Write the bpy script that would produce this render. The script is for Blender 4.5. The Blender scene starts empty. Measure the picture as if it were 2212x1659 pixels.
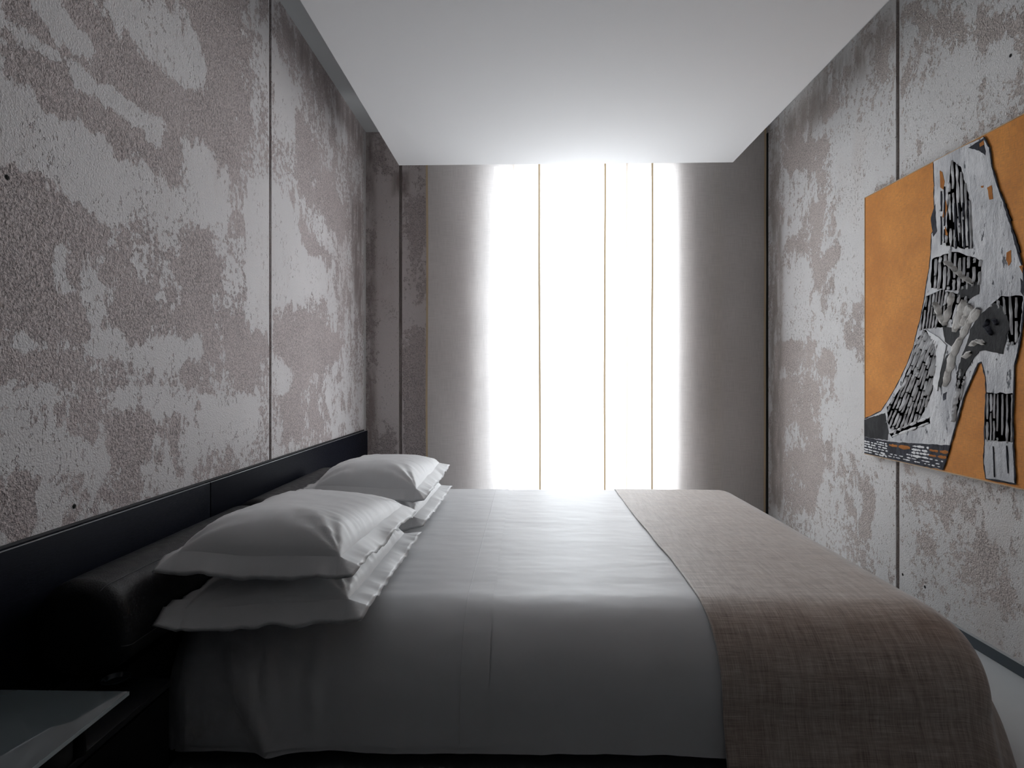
import bpy, bmesh, math, random
from mathutils import Vector, noise
from mathutils.geometry import delaunay_2d_cdt
R = math.radians
random.seed(7)
sc = bpy.context.scene
COL = sc.collection

# ------------------------------------------------------------------ camera maths (2212 x 1659 frame, 20 mm lens)
F = 1229.0
EYE = Vector((0.0, 0.0, 1.04))
TH = math.atan(30.0 / F)
FWD = Vector((-math.sin(TH), math.cos(TH), 0)); RGT = Vector((math.cos(TH), math.sin(TH), 0))
def ray(px, py):
    return FWD + RGT * ((px - 1106) / F) + Vector((0, 0, (815 - py) / F))
def onX(px, py, X):
    d = ray(px, py); return EYE + d * (X / d.x)
def onY(px, py, Y):
    d = ray(px, py); return EYE + d * (Y / d.y)
def onZ(px, py, Z):
    d = ray(px, py); return EYE + d * ((Z - EYE.z) / d.z)

# ------------------------------------------------------------------ helpers
def link(name, me, mat=None, parent=None, smooth=True):
    o = bpy.data.objects.new(name, me); COL.objects.link(o)
    if mat is not None:
        for m in (mat if isinstance(mat, (list, tuple)) else [mat]): me.materials.append(m)
    if parent is not None: o.parent = parent
    if smooth:
        for p in me.polygons: p.use_smooth = True
    return o
def from_bm(name, bm, mat=None, parent=None, smooth=False, sharp=None):
    me = bpy.data.meshes.new(name)
    bmesh.ops.recalc_face_normals(bm, faces=bm.faces)
    bm.to_mesh(me); bm.free()
    o = link(name, me, mat, parent, smooth)
    if smooth and sharp: me.set_sharp_from_angle(angle=R(sharp))
    return o
def tag(o, label=None, cat=None, group=None, kind=None):
    if label: o['label'] = label
    if cat: o['category'] = cat
    if group: o['group'] = group
    if kind: o['kind'] = kind
    return o
def thing(name, label, cat, loc=(0, 0, 0), group=None):
    o = bpy.data.objects.new(name, None); COL.objects.link(o)
    o.location = loc; o.empty_display_size = .1
    return tag(o, label, cat, group)
def add_box(bm, x0, x1, y0, y1, z0, z1, bevel=0.0, seg=2):
    r = bmesh.ops.create_cube(bm, size=1)
    for v in r['verts']:
        v.co = Vector(((x0 + x1) / 2 + v.co.x * (x1 - x0), (y0 + y1) / 2 + v.co.y * (y1 - y0), (z0 + z1) / 2 + v.co.z * (z1 - z0)))
    if bevel:
        es = list({e for v in r['verts'] for e in v.link_edges})
        bmesh.ops.bevel(bm, geom=es, offset=bevel, segments=seg, affect='EDGES', profile=.5)
def box(name, x0, x1, y0, y1, z0, z1, mat, parent=None, bevel=0.0, off=(0, 0, 0)):
    bm = bmesh.new()
    add_box(bm, x0 - off[0], x1 - off[0], y0 - off[1], y1 - off[1], z0 - off[2], z1 - off[2], bevel)
    return from_bm(name, bm, mat, parent, smooth=bevel > 0, sharp=40)
def tube(bm, pts, r, n=8, cap=True):
    rings = []
    for i, p in enumerate(pts):
        p = Vector(p)
        a = Vector(pts[max(0, i - 1)]); b = Vector(pts[min(len(pts) - 1, i + 1)])
        t = (b - a).normalized()
        up = Vector((0, 0, 1)) if abs(t.z) < .9 else Vector((1, 0, 0))
        s = t.cross(up).normalized(); u = s.cross(t)
        rr = r[i] if isinstance(r, (list, tuple)) else r
        rings.append([bm.verts.new(p + (s * math.cos(k / n * 2 * math.pi) + u * math.sin(k / n * 2 * math.pi)) * rr) for k in range(n)])
    for a, b in zip(rings, rings[1:]):
        for k in range(n): bm.faces.new((a[k], a[(k + 1) % n], b[(k + 1) % n], b[k]))
    if cap:
        bm.faces.new(rings[0]); bm.faces.new(rings[-1][::-1])
def grid_mesh(name, nu, nv, fn, uvfn=None, keep=None):
    vs = [fn(i / nu, j / nv) for j in range(nv + 1) for i in range(nu + 1)]
    W = nu + 1; fs = []; uvs = []
    for j in range(nv):
        for i in range(nu):
            if keep and not keep((i + .5) / nu, (j + .5) / nv): continue
            fs.append((j * W + i, j * W + i + 1, (j + 1) * W + i + 1, (j + 1) * W + i))
            if uvfn: uvs += [uvfn(i / nu, j / nv), uvfn((i + 1) / nu, j / nv), uvfn((i + 1) / nu, (j + 1) / nv), uvfn(i / nu, (j + 1) / nv)]
    used = sorted({k for f in fs for k in f}); mp = {k: q for q, k in enumerate(used)}
    me = bpy.data.meshes.new(name)
    me.from_pydata([vs[k] for k in used], [], [tuple(mp[k] for k in f) for f in fs])
    if uvfn:
        l = me.uv_layers.new(name='UVMap')
        for k, uv in enumerate(uvs): l.data[k].uv = uv
    me.update()
    return me
def sstep(a, b, x):
    t = min(1, max(0, (x - a) / (b - a))); return t * t * (3 - 2 * t)
def fbm(p, o=4): return noise.fractal(p, 1.0, 2.0, o)

# ------------------------------------------------------------------ node helpers
class NT:
    def __init__(s, name):
        s.m = bpy.data.materials.new(name); s.m.use_nodes = True
        s.t = s.m.node_tree; s.t.nodes.clear()
        s.out = s.n('ShaderNodeOutputMaterial')
    def n(s, t, **kw):
        nd = s.t.nodes.new(t)
        for k, v in kw.items(): setattr(nd, k, v)
        return nd
    def set(s, nd, key, v):
        if hasattr(v, 'is_linked') or isinstance(v, bpy.types.NodeSocket): s.t.links.new(v, nd.inputs[key])
        else: nd.inputs[key].default_value = v
    def math(s, op, a, b=0.0, c=None, clamp=False):
        nd = s.n('ShaderNodeMath', operation=op, use_clamp=clamp)
        s.set(nd, 0, a); s.set(nd, 1, b)
        if c is not None: s.set(nd, 2, c)
        return nd.outputs[0]
    def mapping(s, vec, scale=(1, 1, 1), loc=(0, 0, 0), rot=(0, 0, 0)):
        nd = s.n('ShaderNodeMapping'); s.set(nd, 'Vector', vec)
        nd.inputs['Scale'].default_value = scale; nd.inputs['Location'].default_value = loc; nd.inputs['Rotation'].default_value = rot
        return nd.outputs[0]
    def noise(s, vec, scale, detail=2, rough=.5, dist=0.0):
        nd = s.n('ShaderNodeTexNoise'); s.set(nd, 'Vector', vec)
        nd.inputs['Scale'].default_value = scale; nd.inputs['Detail'].default_value = detail
        nd.inputs['Roughness'].default_value = rough; nd.inputs['Distortion'].default_value = dist
        return nd.outputs['Fac']
    def ramp(s, fac, stops, interp='LINEAR'):
        nd = s.n('ShaderNodeValToRGB'); s.set(nd, 'Fac', fac); cr = nd.color_ramp; cr.interpolation = interp
        while len(cr.elements) < len(stops): cr.elements.new(.5)
        for e, (p, c) in zip(cr.elements, stops):
            e.position = p; e.color = (c, c, c, 1) if isinstance(c, (int, float)) else (*c, 1)
        return nd.outputs['Color']
    def maprange(s, v, a, b, c=0.0, d=1.0, smooth=True):
        nd = s.n('ShaderNodeMapRange'); nd.interpolation_type = 'SMOOTHSTEP' if smooth else 'LINEAR'
        s.set(nd, 'Value', v); nd.inputs['From Min'].default_value = a; nd.inputs['From Max'].default_value = b
        nd.inputs['To Min'].default_value = c; nd.inputs['To Max'].default_value = d
        return nd.outputs[0]
    def mix(s, fac, a, b, mode='MIX'):
        nd = s.n('ShaderNodeMix', data_type='RGBA', blend_type=mode)
        s.set(nd, 0, fac)
        for k, v in ((6, a), (7, b)):
            if isinstance(v, tuple): v = (*v, 1) if len(v) == 3 else v
            s.set(nd, k, v)
        return nd.outputs[2]
    def bump(s, h, strength=.5, dist=.01, normal=None):
        nd = s.n('ShaderNodeBump'); s.set(nd, 'Height', h)
        nd.inputs['Strength'].default_value = strength; nd.inputs['Distance'].default_value = dist
        if normal is not None: s.set(nd, 'Normal', normal)
        return nd.outputs[0]
    def bsdf(s, color, rough=.5, normal=None, **kw):
        nd = s.n('ShaderNodeBsdfPrincipled')
        if isinstance(color, tuple): color = (*color, 1)
        s.set(nd, 'Base Color', color); s.set(nd, 'Roughness', rough)
        if normal is not None: s.set(nd, 'Normal', normal)
        for k, v in kw.items(): s.set(nd, k, v)
        return nd.outputs[0]
    def surf(s, sh): s.t.links.new(sh, s.out.inputs['Surface']); return s.m
    def obj(s): return s.n('ShaderNodeTexCoord').outputs['Object']
    def uv(s): return s.n('ShaderNodeTexCoord').outputs['UV']
    def attr(s, name): return s.n('ShaderNodeAttribute', attribute_name=name).outputs['Fac']

def simple(name, col, rough=.5, bumpscale=None, bstr=.2, bdist=.002, var=.0, **kw):
    t = NT(name); nrm = None; o = t.obj(); c = col
    if bumpscale: nrm = t.bump(t.noise(o, bumpscale, 4, .6), bstr, bdist)
    if var:
        f = t.noise(o, 6, 4, .6)
        c = t.mix(f, tuple(x * (1 - var) for x in col), tuple(min(1, x * (1 + var)) for x in col))
    return t.surf(t.bsdf(c, rough, nrm, **kw))

# ------------------------------------------------------------------ plaster: white skim coat worn off over brown stucco
def plaster(name, light, dark, stain, holes=(), axes='Y'):
    t = NT(name); o = t.obj(); a = t.attr('plaster')
    A = t.noise(o, 3.1, 7, .70, .3)
    B = t.noise(t.mapping(o, (1, 1, .75)), 12, 6, .74, .5)
    st = t.noise(t.mapping(o, (5.5, 5.5, 1.5)), 2.2, 6, .68, .3)
    F1 = t.noise(o, 42, 4, .7)
    v = t.math('ADD', a, t.math('MULTIPLY_ADD', A, 1.1, -.55))
    v = t.math('ADD', v, t.math('MULTIPLY_ADD', B, .85, -.425))
    v = t.math('ADD', v, t.math('MULTIPLY_ADD', st, .8, -.40))
    Z = t.maprange(t.noise(t.mapping(o, (1, 1, 1.2), (3, 1, 7)), 2.6, 2, .6), .42, .62, .25, 1.75)
    v = t.math('ADD', v, t.math('MULTIPLY', t.math('SUBTRACT', F1, .5), Z))
    mask = t.maprange(v, .475, .545)
    # pits in the skim coat
    pit = t.maprange(t.noise(t.mapping(o, (1, 1, .6)), 85, 2, .65), .60, .67)
    pitzone = t.maprange(t.noise(o, 6.0, 2, .6), .40, .60)
    pit = t.math('MULTIPLY', pit, pitzone)
    mask2 = t.math('SUBTRACT', mask, t.math('MULTIPLY', pit, .8), clamp=True)
    tone = t.noise(o, 1.7, 5, .6)
    lc = t.mix(tone, tuple(x * .88 for x in light), tuple(min(1, x * 1.08) for x in light))
    lc = t.mix(t.math('MULTIPLY', t.maprange(t.noise(t.mapping(o, (2, 2, .8)), 1.6, 4, .6), .5, .75), .35), lc, stain)
    dg = t.maprange(t.noise(o, 150, 4, .7), .36, .60)
    dc = t.mix(dg, tuple(x * .55 for x in dark), tuple(x * 1.15 for x in dark))
    dc = t.mix(t.maprange(t.noise(o, 2.4, 4, .6), .35, .7, 0, .4), dc, tuple(x * 1.2 for x in dark))
    c = t.mix(mask2, dc, lc)
    # stain attribute: darker brown runs along edges, corners and joints
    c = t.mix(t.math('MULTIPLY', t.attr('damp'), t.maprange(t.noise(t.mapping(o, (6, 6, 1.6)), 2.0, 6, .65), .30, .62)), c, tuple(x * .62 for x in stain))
    for h in holes:
        dn = t.n('ShaderNodeVectorMath', operation='DISTANCE'); t.set(dn, 0, o); dn.inputs[1].default_value = h
        c = t.mix(t.maprange(dn.outputs['Value'], .0045, .0085, 1, 0), c, (.012, .011, .01))
    stucco = t.noise(o, 150, 2, .65)
    stucco2 = t.noise(o, 62, 2, .6)
    h = t.math('MULTIPLY_ADD', mask2, 1.1, t.math('MULTIPLY', t.math('SUBTRACT', 1.25, mask), t.math('ADD', t.math('MULTIPLY', stucco, 1.0), t.math('MULTIPLY', stucco2, .9))))
    h = t.math('ADD', h, t.math('MULTIPLY', t.noise(o, 190, 1, .6), .55))
    nrm = t.bump(h, .9, .0045)
    return t.surf(t.bsdf(c, .82, nrm, **{'Specular IOR Level': .25}))

X_L = onY(790, 815, 4.13).x          # left wall plane
Y_B = 4.13                           # window wall plane
X_R = onY(1665, 815, 4.06).x           # right wall plane
Z_C = 2.83
FLOOR = 0.0
hole_pts = [tuple(onX(15, 383, X_L)), tuple(onX(160, 1094, X_L))]
hole_pts_r = [tuple(onX(1950, 1241, X_R)), tuple(onX(2183, 120, X_R)), tuple(onX(1998, 1268, X_R))]
M = {}
M['plaster_left'] = plaster('plaster_left', (.83, .80, .80), (.60, .53, .52), (.62, .53, .51), hole_pts)
M['plaster_right'] = plaster('plaster_right', (.74, .725, .72), (.55, .49, .465), (.58, .51, .47), hole_pts_r)
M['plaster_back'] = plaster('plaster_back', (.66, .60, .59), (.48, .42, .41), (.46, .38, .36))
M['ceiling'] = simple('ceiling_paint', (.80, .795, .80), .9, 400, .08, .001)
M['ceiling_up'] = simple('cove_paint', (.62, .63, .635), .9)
M['floor'] = simple('pale_resin_floor', (.62, .64, .65), .35, 90, .05, .001, var=.05)
M['dark_room'] = simple('dark_grey_wall', (.05, .05, .052), .8)
M['navy_wood'] = None

# ------------------------------------------------------------------ strokes painted on the plaster: polygons given as points on the wall plane
def pip(p, poly):
    x, y = p; ins = False; n = len(poly); j = n - 1
    for i in range(n):
        xi, yi = poly[i]; xj, yj = poly[j]
        if (yi > y) != (yj > y) and x < (xj - xi) * (y - yi) / (yj - yi) + xi: ins = not ins
        j = i
    return ins
def edist(p, poly):
    x, y = p; best = 9
    for (ax, ay), (bx, by) in zip(poly, poly[1:] + poly[:1]):
        dx, dy = bx - ax, by - ay; L = dx * dx + dy * dy or 1e-9
        t = max(0, min(1, ((x - ax) * dx + (y - ay) * dy) / L))
        d = math.hypot(x - ax - t * dx, y - ay - t * dy)
        if d < best: best = d
    return best
class Worn:
    def __init__(s, dark, light, damp=(), soft=.05, amp=.30, base=.5):
        s.base = base
        s.l = [(p, -amp) for p in dark] + [(p, amp) for p in light]; s.damp = damp; s.soft = soft
        s.bb = [(min(q[0] for q in p) - soft, max(q[0] for q in p) + soft, min(q[1] for q in p) - soft, max(q[1] for q in p) + soft) for p, _ in s.l]
    def __call__(s, y, z):
        v = s.base
        for (p, a), b in zip(s.l, s.bb):
            if b[0] < y < b[1] and b[2] < z < b[3]:
                d = edist((y, z), p)
                if not pip((y, z), p): d = -d
                w = sstep(-s.soft, s.soft, d)
                v = v * (1 - w) + (.5 + a) * w
        return v
    def dampness(s, y, z):
        v = 0
        for p, soft in s.damp:
            d = edist((y, z), p)
            if not pip((y, z), p): d = -d
            v = max(v, sstep(-soft, soft, d))
        return v

def wall_grid(name, ys, zs, to3, worn, mat, groove_cols=(), depth=.012, thick=.12, inward=Vector((1, 0, 0))):
    """A wall slab: worn plaster face as a fine grid with recessed panel joints, plus back and edges."""
    cols = sorted(set(ys)); n = len(cols); m = len(zs)
    verts, pl, dm = [], [], []
    for z in zs:
        for y in cols:
            p = Vector(to3(y, z)); w = worn(y, z); d = worn.dampness(y, z)
            for g in groove_cols:
                e = abs(y - g)
                if e < .0092: p -= inward * depth; w -= .45; d = max(d, 1.0)
                elif e < .03: w += .14
            verts.append(p); pl.append(w); dm.append(d)
    faces = [(j * n + i, j * n + i + 1, (j + 1) * n + i + 1, (j + 1) * n + i) for j in range(m - 1) for i in range(n - 1)]
    b0 = len(verts)
    for (y, z) in ((cols[0], zs[0]), (cols[-1], zs[0]), (cols[-1], zs[-1]), (cols[0], zs[-1])):
        verts.append(Vector(to3(y, z)) - inward * thick); pl.append(.5); dm.append(0)
    faces.append((b0, b0 + 3, b0 + 2, b0 + 1))
    bot = list(range(n)); top = [(m - 1) * n + i for i in range(n)]
    lef = [j * n for j in range(m)]; rig = [j * n + n - 1 for j in range(m)]
    faces += [tuple(bot[::-1] + [b0, b0 + 1]), tuple(top + [b0 + 2, b0 + 3]), tuple(lef + [b0 + 3, b0]), tuple(rig[::-1] + [b0 + 1, b0 + 2])]
    me = bpy.data.meshes.new(name); me.from_pydata(verts, [], faces); me.update()
    for an, vals in (('plaster', pl), ('damp', dm)):
        at = me.attributes.new(an, 'FLOAT', 'POINT'); at.data.foreach_set('value', vals)
    bm = bmesh.new(); bm.from_mesh(me); bmesh.ops.recalc_face_normals(bm, faces=bm.faces); bm.to_mesh(me); bm.free()
    return tag(link(name, me, mat, None, False), kind='structure')
def frange(a, b, step):
    n = max(1, round((b - a) / step)); return [a + (b - a) * i / n for i in range(n + 1)]
def with_groove(cols, g):
    return sorted([c for c in cols if abs(c - g) > .02] + [g - .032, g - .0125, g - .0090, g, g + .0090, g + .0125, g + .032])

def polyL(*pts): return [(lambda v: (v.y, v.z))(onX(x, y, X_L)) for x, y in pts]
def polyR(*pts): return [(lambda v: (v.y, v.z))(onX(x, y, X_R)) for x, y in pts]
def polyB(*pts): return [(lambda v: (v.x, v.z))(onY(x, y, Y_B)) for x, y in pts]

left_dark = [
    polyL((0, 0), (40, 8), (90, 45), (140, 75), (150, 100), (185, 128), (235, 148), (262, 172), (330, 228), (345, 246), (285, 214), (230, 178), (175, 140), (110, 92), (62, 62), (0, 30)),
    polyL((130, 0), (200, 0), (225, 45), (255, 90), (300, 125), (350, 160), (410, 200), (440, 195), (447, 168), (440, 100), (398, 0), (470, 0), (522, 50), (503, 120), (522, 180), (540, 258), (515, 370), (480, 330), (440, 305), (435, 350), (395, 330), (382, 412), (355, 400), (345, 345), (353, 320), (352, 275), (300, 222), (250, 190), (228, 150), (175, 95), (150, 35)),
    polyL((40, 80), (60, 100), (110, 118), (158, 172), (162, 258), (150, 278), (122, 250), (98, 250), (75, 235), (60, 205), (35, 160)),
    polyL((0, 55), (30, 75), (45, 110), (35, 120), (10, 95), (0, 90)),
    polyL((170, 190), (200, 222), (240, 238), (270, 240), (310, 275), (330, 310), (345, 335), (300, 362), (290, 330), (250, 320), (225, 280), (190, 262), (172, 235)),
    polyL((0, 385), (60, 390), (100, 412), (135, 428), (165, 432), (205, 448), (222, 480), (205, 500), (180, 510), (160, 500), (130, 510), (60, 500), (0, 470)),
    polyL((55, 515), (115, 528), (112, 575), (130, 630), (150, 665), (190, 680), (182, 725), (140, 730), (60, 718), (0, 712), (0, 572), (40, 560)),
    polyL((140, 520), (180, 515), (175, 580), (158, 600), (145, 560)),
    polyL((265, 645), (300, 640), (330, 660), (325, 722), (300, 748), (272, 712), (262, 690)),
    polyL((395, 505), (452, 490), (470, 600), (452, 720), (402, 722), (386, 690), (400, 640), (388, 560)),
    polyL((0, 755), (40, 760), (72, 770), (72, 815), (98, 838), (45, 838), (0, 815)),
    polyL((105, 760), (160, 758), (165, 790), (200, 812), (190, 838), (130, 838), (122, 790)),
    polyL((285, 885), (325, 888), (318, 975), (282, 982), (285, 930)),
    polyL((236, 918), (262, 950), (265, 982), (242, 978)),
    polyL((0, 1038), (40, 1046), (78, 1052), (62, 1092), (90, 1120), (20, 1162), (0, 1150)),
    polyL((130, 870), (200, 868), (205, 895), (170, 905), (130, 890)),
    polyL((610, 160), (650, 250), (700, 360), (760, 480), (740, 520), (690, 460), (650, 420), (640, 330), (600, 260)),
    polyL((640, 470), (690, 520), (720, 560), (700, 590), (650, 560)),
    polyL((480, 680), (520, 670), (540, 760), (520, 830), (490, 800)),
    polyL((600, 700), (680, 690), (740, 740), (720, 790), (640, 800), (600, 770)),
    polyL((605, 860), (650, 840), (660, 930), (620, 950)),
]
left_light = [
    polyL((0, 195), (60, 195), (100, 252), (140, 276), (172, 280), (215, 300), (232, 332), (252, 352), (300, 372), (350, 405), (380, 415), (420, 402), (432, 370), (480, 412), (490, 480), (430, 470), (330, 460), (230, 470), (205, 442), (130, 418), (95, 392), (90, 370), (60, 345), (0, 345)),
    polyL((0, 30), (60, 76), (115, 112), (168, 160), (235, 198), (290, 222), (348, 262), (350, 320), (318, 302), (268, 240), (185, 195), (165, 175), (110, 118), (60, 95), (20, 60)),
    polyL((70, 5), (130, 25), (190, 78), (222, 130), (190, 130), (150, 100), (110, 58)),
    polyL((205, 0), (330, 8), (385, 60), (400, 108), (435, 150), (430, 180), (375, 160), (330, 110), (290, 70), (240, 40)),
    polyL((395, 305), (440, 325), (450, 370), (420, 365), (398, 340)),
    polyL((0, 725), (80, 722), (150, 740), (200, 730), (270, 718), (290, 755), (330, 742), (400, 738), (440, 728), (430, 765), (350, 800), (290, 775), (200, 762), (100, 760), (0, 748)),
    polyL((0, 842), (80, 842), (200, 845), (420, 850), (420, 900), (330, 880), (220, 866), (110, 865), (0, 870)),
    polyL((112, 525), (140, 528), (146, 600), (152, 632), (130, 622), (112, 590)),
    polyL((185, 610), (215, 615), (218, 690), (195, 690)),
    polyL((540, 380), (582, 400), (582, 720), (545, 700), (528, 560)),
    polyL((590, 400), (622, 440), (660, 540), (700, 570), (705, 640), (640, 660), (590, 650)),
    polyL((590, 100), (640, 200), (640, 320), (600, 300)),
    polyL((590, 760), (640, 820), (600, 850)),
    polyL((0, 910), (60, 930), (200, 960), (230, 1000), (120, 1010), (40, 1000), (0, 980)),
    polyL((430, 860), (560, 850), (570, 940), (440, 960)),
]
left_runs = [(polyL((592, 40), (640, 60), (785, 270), (786, 360), (760, 300), (640, 130)), .07),
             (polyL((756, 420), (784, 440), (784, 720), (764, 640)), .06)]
right_dark = [
    polyR((1690, 350), (1730, 325), (1765, 300), (1750, 345), (1705, 372)),
    polyR((1755, 350), (1775, 340), (1785, 380), (1762, 420)),
    polyR((1820, 322), (1845, 318), (1855, 342), (1825, 348)),
    polyR((1700, 515), (1735, 500), (1745, 535), (1705, 545)),
    polyR((1755, 440), (1775, 440), (1775, 560), (1800, 540), (1800, 570), (1765, 610), (1752, 590)),
    polyR((1670, 745), (1740, 730), (1790, 750), (1790, 800), (1720, 800), (1672, 790)),
    polyR((1826, 705), (1862, 725), (1866, 775), (1835, 745)),
    polyR((1675, 830), (1740, 810), (1780, 850), (1750, 920), (1680, 910)),
    polyR((1690, 1000), (1740, 960), (1780, 1000), (1760, 1100), (1700, 1110)),
    polyR((1860, 1040), (1890, 1020), (1900, 1120), (1870, 1160)),
    polyR((1965, 1060), (2000, 1050), (2010, 1085), (1980, 1100)),
    polyR((2020, 1070), (2060, 1080), (2050, 1130), (2030, 1120)),
    polyR((2090, 1110), (2120, 1120), (2110, 1150)),
    polyR((1970, 1150), (2010, 1140), (2025, 1200), (1990, 1210)),
    polyR((2060, 1190), (2110, 1170), (2150, 1220), (2120, 1300), (2070, 1260)),
    polyR((2130, 1270), (2212, 1240), (2212, 1330), (2150, 1320)),
    polyR((1960, 20), (2040, 40), (2150, 20), (2212, 40), (2212, 80), (2100, 100), (2000, 80)),
    polyR((2090, 255), (2140, 240), (2150, 285), (2100, 290)),
    polyR((1975, 260), (2000, 255), (2010, 310), (1985, 330)),
    polyR((1800, 470), (1830, 480), (1850, 540), (1825, 560)),
    polyR((1665, 900), (1690, 880), (1700, 1000), (1668, 1060)),
]
right_light = [
    polyR((1790, 250), (1930, 180), (1935, 390), (1868, 425), (1868, 620), (1840, 640), (1800, 420)),
    polyR((1810, 780), (1866, 790), (1868, 1000), (1810, 940)),
    polyR((1944, 1010), (1962, 1010), (1975, 1180), (1960, 1260), (1944, 1250)),
    polyR((1945, 200), (2060, 150), (2212, 110), (2212, 235), (2080, 300), (1945, 380)),
    polyR((1900, 1060), (1935, 1030), (1935, 1240), (1880, 1200)),
    polyR((1680, 620), (1745, 560), (1745, 720), (1690, 730)),
]
right_runs = [(polyR((1660, 300), (1740, 200), (1930, 20), (1930, 90), (1760, 270), (1680, 330)), .10),
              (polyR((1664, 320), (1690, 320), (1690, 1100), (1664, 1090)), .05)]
back_runs = [(polyB((790, 285), (808, 285), (812, 980), (790, 980)), .03), (polyB((850, 370), (885, 370), (882, 420), (850, 420)), .03)]
back_dark = [polyB((870, 760), (920, 700), (922, 980), (880, 980)), polyB((880, 450), (922, 430), (922, 520), (890, 560))]
back_light = [polyB((812, 400), (860, 420), (860, 900), (815, 880))]

gL = onX(584, 815, X_L).y; gR = onX(1939, 815, X_R).y; gB = onY(865, 815, Y_B).x
zs = frange(0, 2.95, .03)
wall_grid('wall_left', with_groove(frange(-.2, 1.1, .1) + frange(1.12, Y_B, .024), gL), zs, lambda y, z: (X_L, y, z),
          Worn(left_dark, left_light, left_runs, .045), M['plaster_left'], (gL,), inward=Vector((1, 0, 0)))
wall_grid('wall_right', with_groove(frange(-.2, 1.6, .1) + frange(1.62, Y_B, .024), gR), zs, lambda y, z: (X_R, y, z),
          Worn(right_dark, right_light, right_runs, .045, .20, .56), M['plaster_right'], (gR,), inward=Vector((-1, 0, 0)))

# window wall: one slab with an opening; visible pier on the left is fine grid
wx0 = onY(1068, 815, 4.2).x; wx1 = onY(1453, 815, 4.2).x; wz0, wz1 = .10, onY(1200, 366, 4.2).z
wornB = Worn(back_dark, back_light, back_runs, .04)
def back_piece(name, x0, x1, z0, z1, step, grooves=()):
    cols = frange(x0, x1, step)
    for g in grooves: cols = with_groove(cols, g)
    return wall_grid(name, cols, frange(z0, z1, step), lambda x, z: (x, Y_B, z), wornB, M['plaster_back'], grooves, .016, .30, Vector((0, -1, 0)))
pieces = [back_piece('wall_back', X_L - .12, wx0, 0, 2.95, .03, (gB,)), back_piece('wall_back_b', wx1, X_R + .12, 0, 2.95, .1),
          back_piece('wall_back_c', wx0, wx1, wz1, 2.95, .1), back_piece('wall_back_d', wx0, wx1, 0, wz0, .1)]
bm = bmesh.new()
for p in pieces: bm.from_mesh(p.data)
me = bpy.data.meshes.new('wall_back'); bm.to_mesh(me); bm.free()
for p in pieces: bpy.data.objects.remove(p)
tag(link('wall_back', me, M['plaster_back'], None, False), kind='structure')

# corner bead lines where the left wall ends
bm = bmesh.new()
for dy, w, h in ((.018, .007, .006), (.040, .005, .004), (.068, .004, .003)):
    add_box(bm, X_L, X_L + h, Y_B - dy - w, Y_B - dy, .66, Z_C - .002, .0015, 1)
tag(from_bm('trim_1', bm, simple('bead_plaster', (.62, .60, .595), .7, 80, .3, .001), None, True, 40), kind='structure')

# floor, ceilings, the dark room behind the camera
tag(box('floor', X_L - .12, X_R + .12, -3.2, Y_B + .3, -.1, 0, M['floor']), kind='structure')
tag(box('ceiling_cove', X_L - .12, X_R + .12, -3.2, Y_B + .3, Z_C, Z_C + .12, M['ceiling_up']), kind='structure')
Y_S = 3.70
a = onY(862, 358, Y_S); b = onY(1583, 350, Y_S); zS = (a.z + b.z) / 2
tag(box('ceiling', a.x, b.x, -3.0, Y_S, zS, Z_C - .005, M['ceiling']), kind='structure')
for nm, args in (('wall_rear', (X_L - .12, X_R + .12, -3.3, -3.2, 0, 2.95)), ('wall_rear_left', (X_L - .12, X_L, -3.2, -.2, 0, 2.95)), ('wall_rear_right', (X_R, X_R + .12, -3.2, -.2, 0, 2.95))):
    tag(box(nm, *args, M['dark_room']), kind='structure')

# baseboard along the right wall: dark blue-grey with a pale top lip
navy_base = simple('baseboard_paint', (.035, .05, .065), .4)
tag(box('baseboard_right', X_R - .012, X_R - .0005, -.2, Y_B - .002, .001, .044, navy_base), kind='structure')
tag(box('trim_2', X_R - .014, X_R - .0005, -.2, Y_B - .002, .0445, .0475, simple('lip_metal', (.55, .57, .58), .35, Metallic=.6)), kind='structure')

# dark strip standing in for the shade in the gap beside the right curtain
tag(box('gap_shade_strip', onY(1656.5, 815, 4.11).x, onY(1664, 815, 4.11).x, 4.10, Y_B - .001, .02, onY(1660, 288, 4.11).z, simple('gap_shade_dark', (.012, .016, .017), .5)), kind='structure')

# ------------------------------------------------------------------ window
alu = simple('window_metal', (.45, .46, .47), .4, Metallic=.3)
win = tag(bpy.data.objects.new('window_1', None), kind='structure'); COL.objects.link(win)
bm = bmesh.new(); fy0, fy1, fw = Y_B + .16, Y_B + .22, .022
add_box(bm, wx0 + .001, wx0 + fw, fy0, fy1, wz0 + .001, wz1 - .001, .003); add_box(bm, wx1 - fw, wx1 - .001, fy0, fy1, wz0 + .001, wz1 - .001, .003)
add_box(bm, wx0 + fw, wx1 - fw, fy0, fy1, wz1 - fw, wz1 - .001, .003); add_box(bm, wx0 + fw, wx1 - fw, fy0, fy1, wz0 + .001, wz0 + fw, .003)
from_bm('window_frame', bm, alu, win, True, 40)
t = NT('clear_pane'); mx = t.n('ShaderNodeMixShader'); mx.inputs[0].default_value = .06
tr = t.n('ShaderNodeBsdfTransparent'); tr.inputs[0].default_value = (.95, .97, .97, 1); gl = t.n('ShaderNodeBsdfGlossy'); gl.inputs['Roughness'].default_value = .02
t.t.links.new(tr.outputs[0], mx.inputs[1]); t.t.links.new(gl.outputs[0], mx.inputs[2])
box('window_pane', wx0 + fw, wx1 - fw, fy0 + .026, fy0 + .034, wz0 + fw, wz1 - fw, t.surf(mx.outputs[0]), win)

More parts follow.
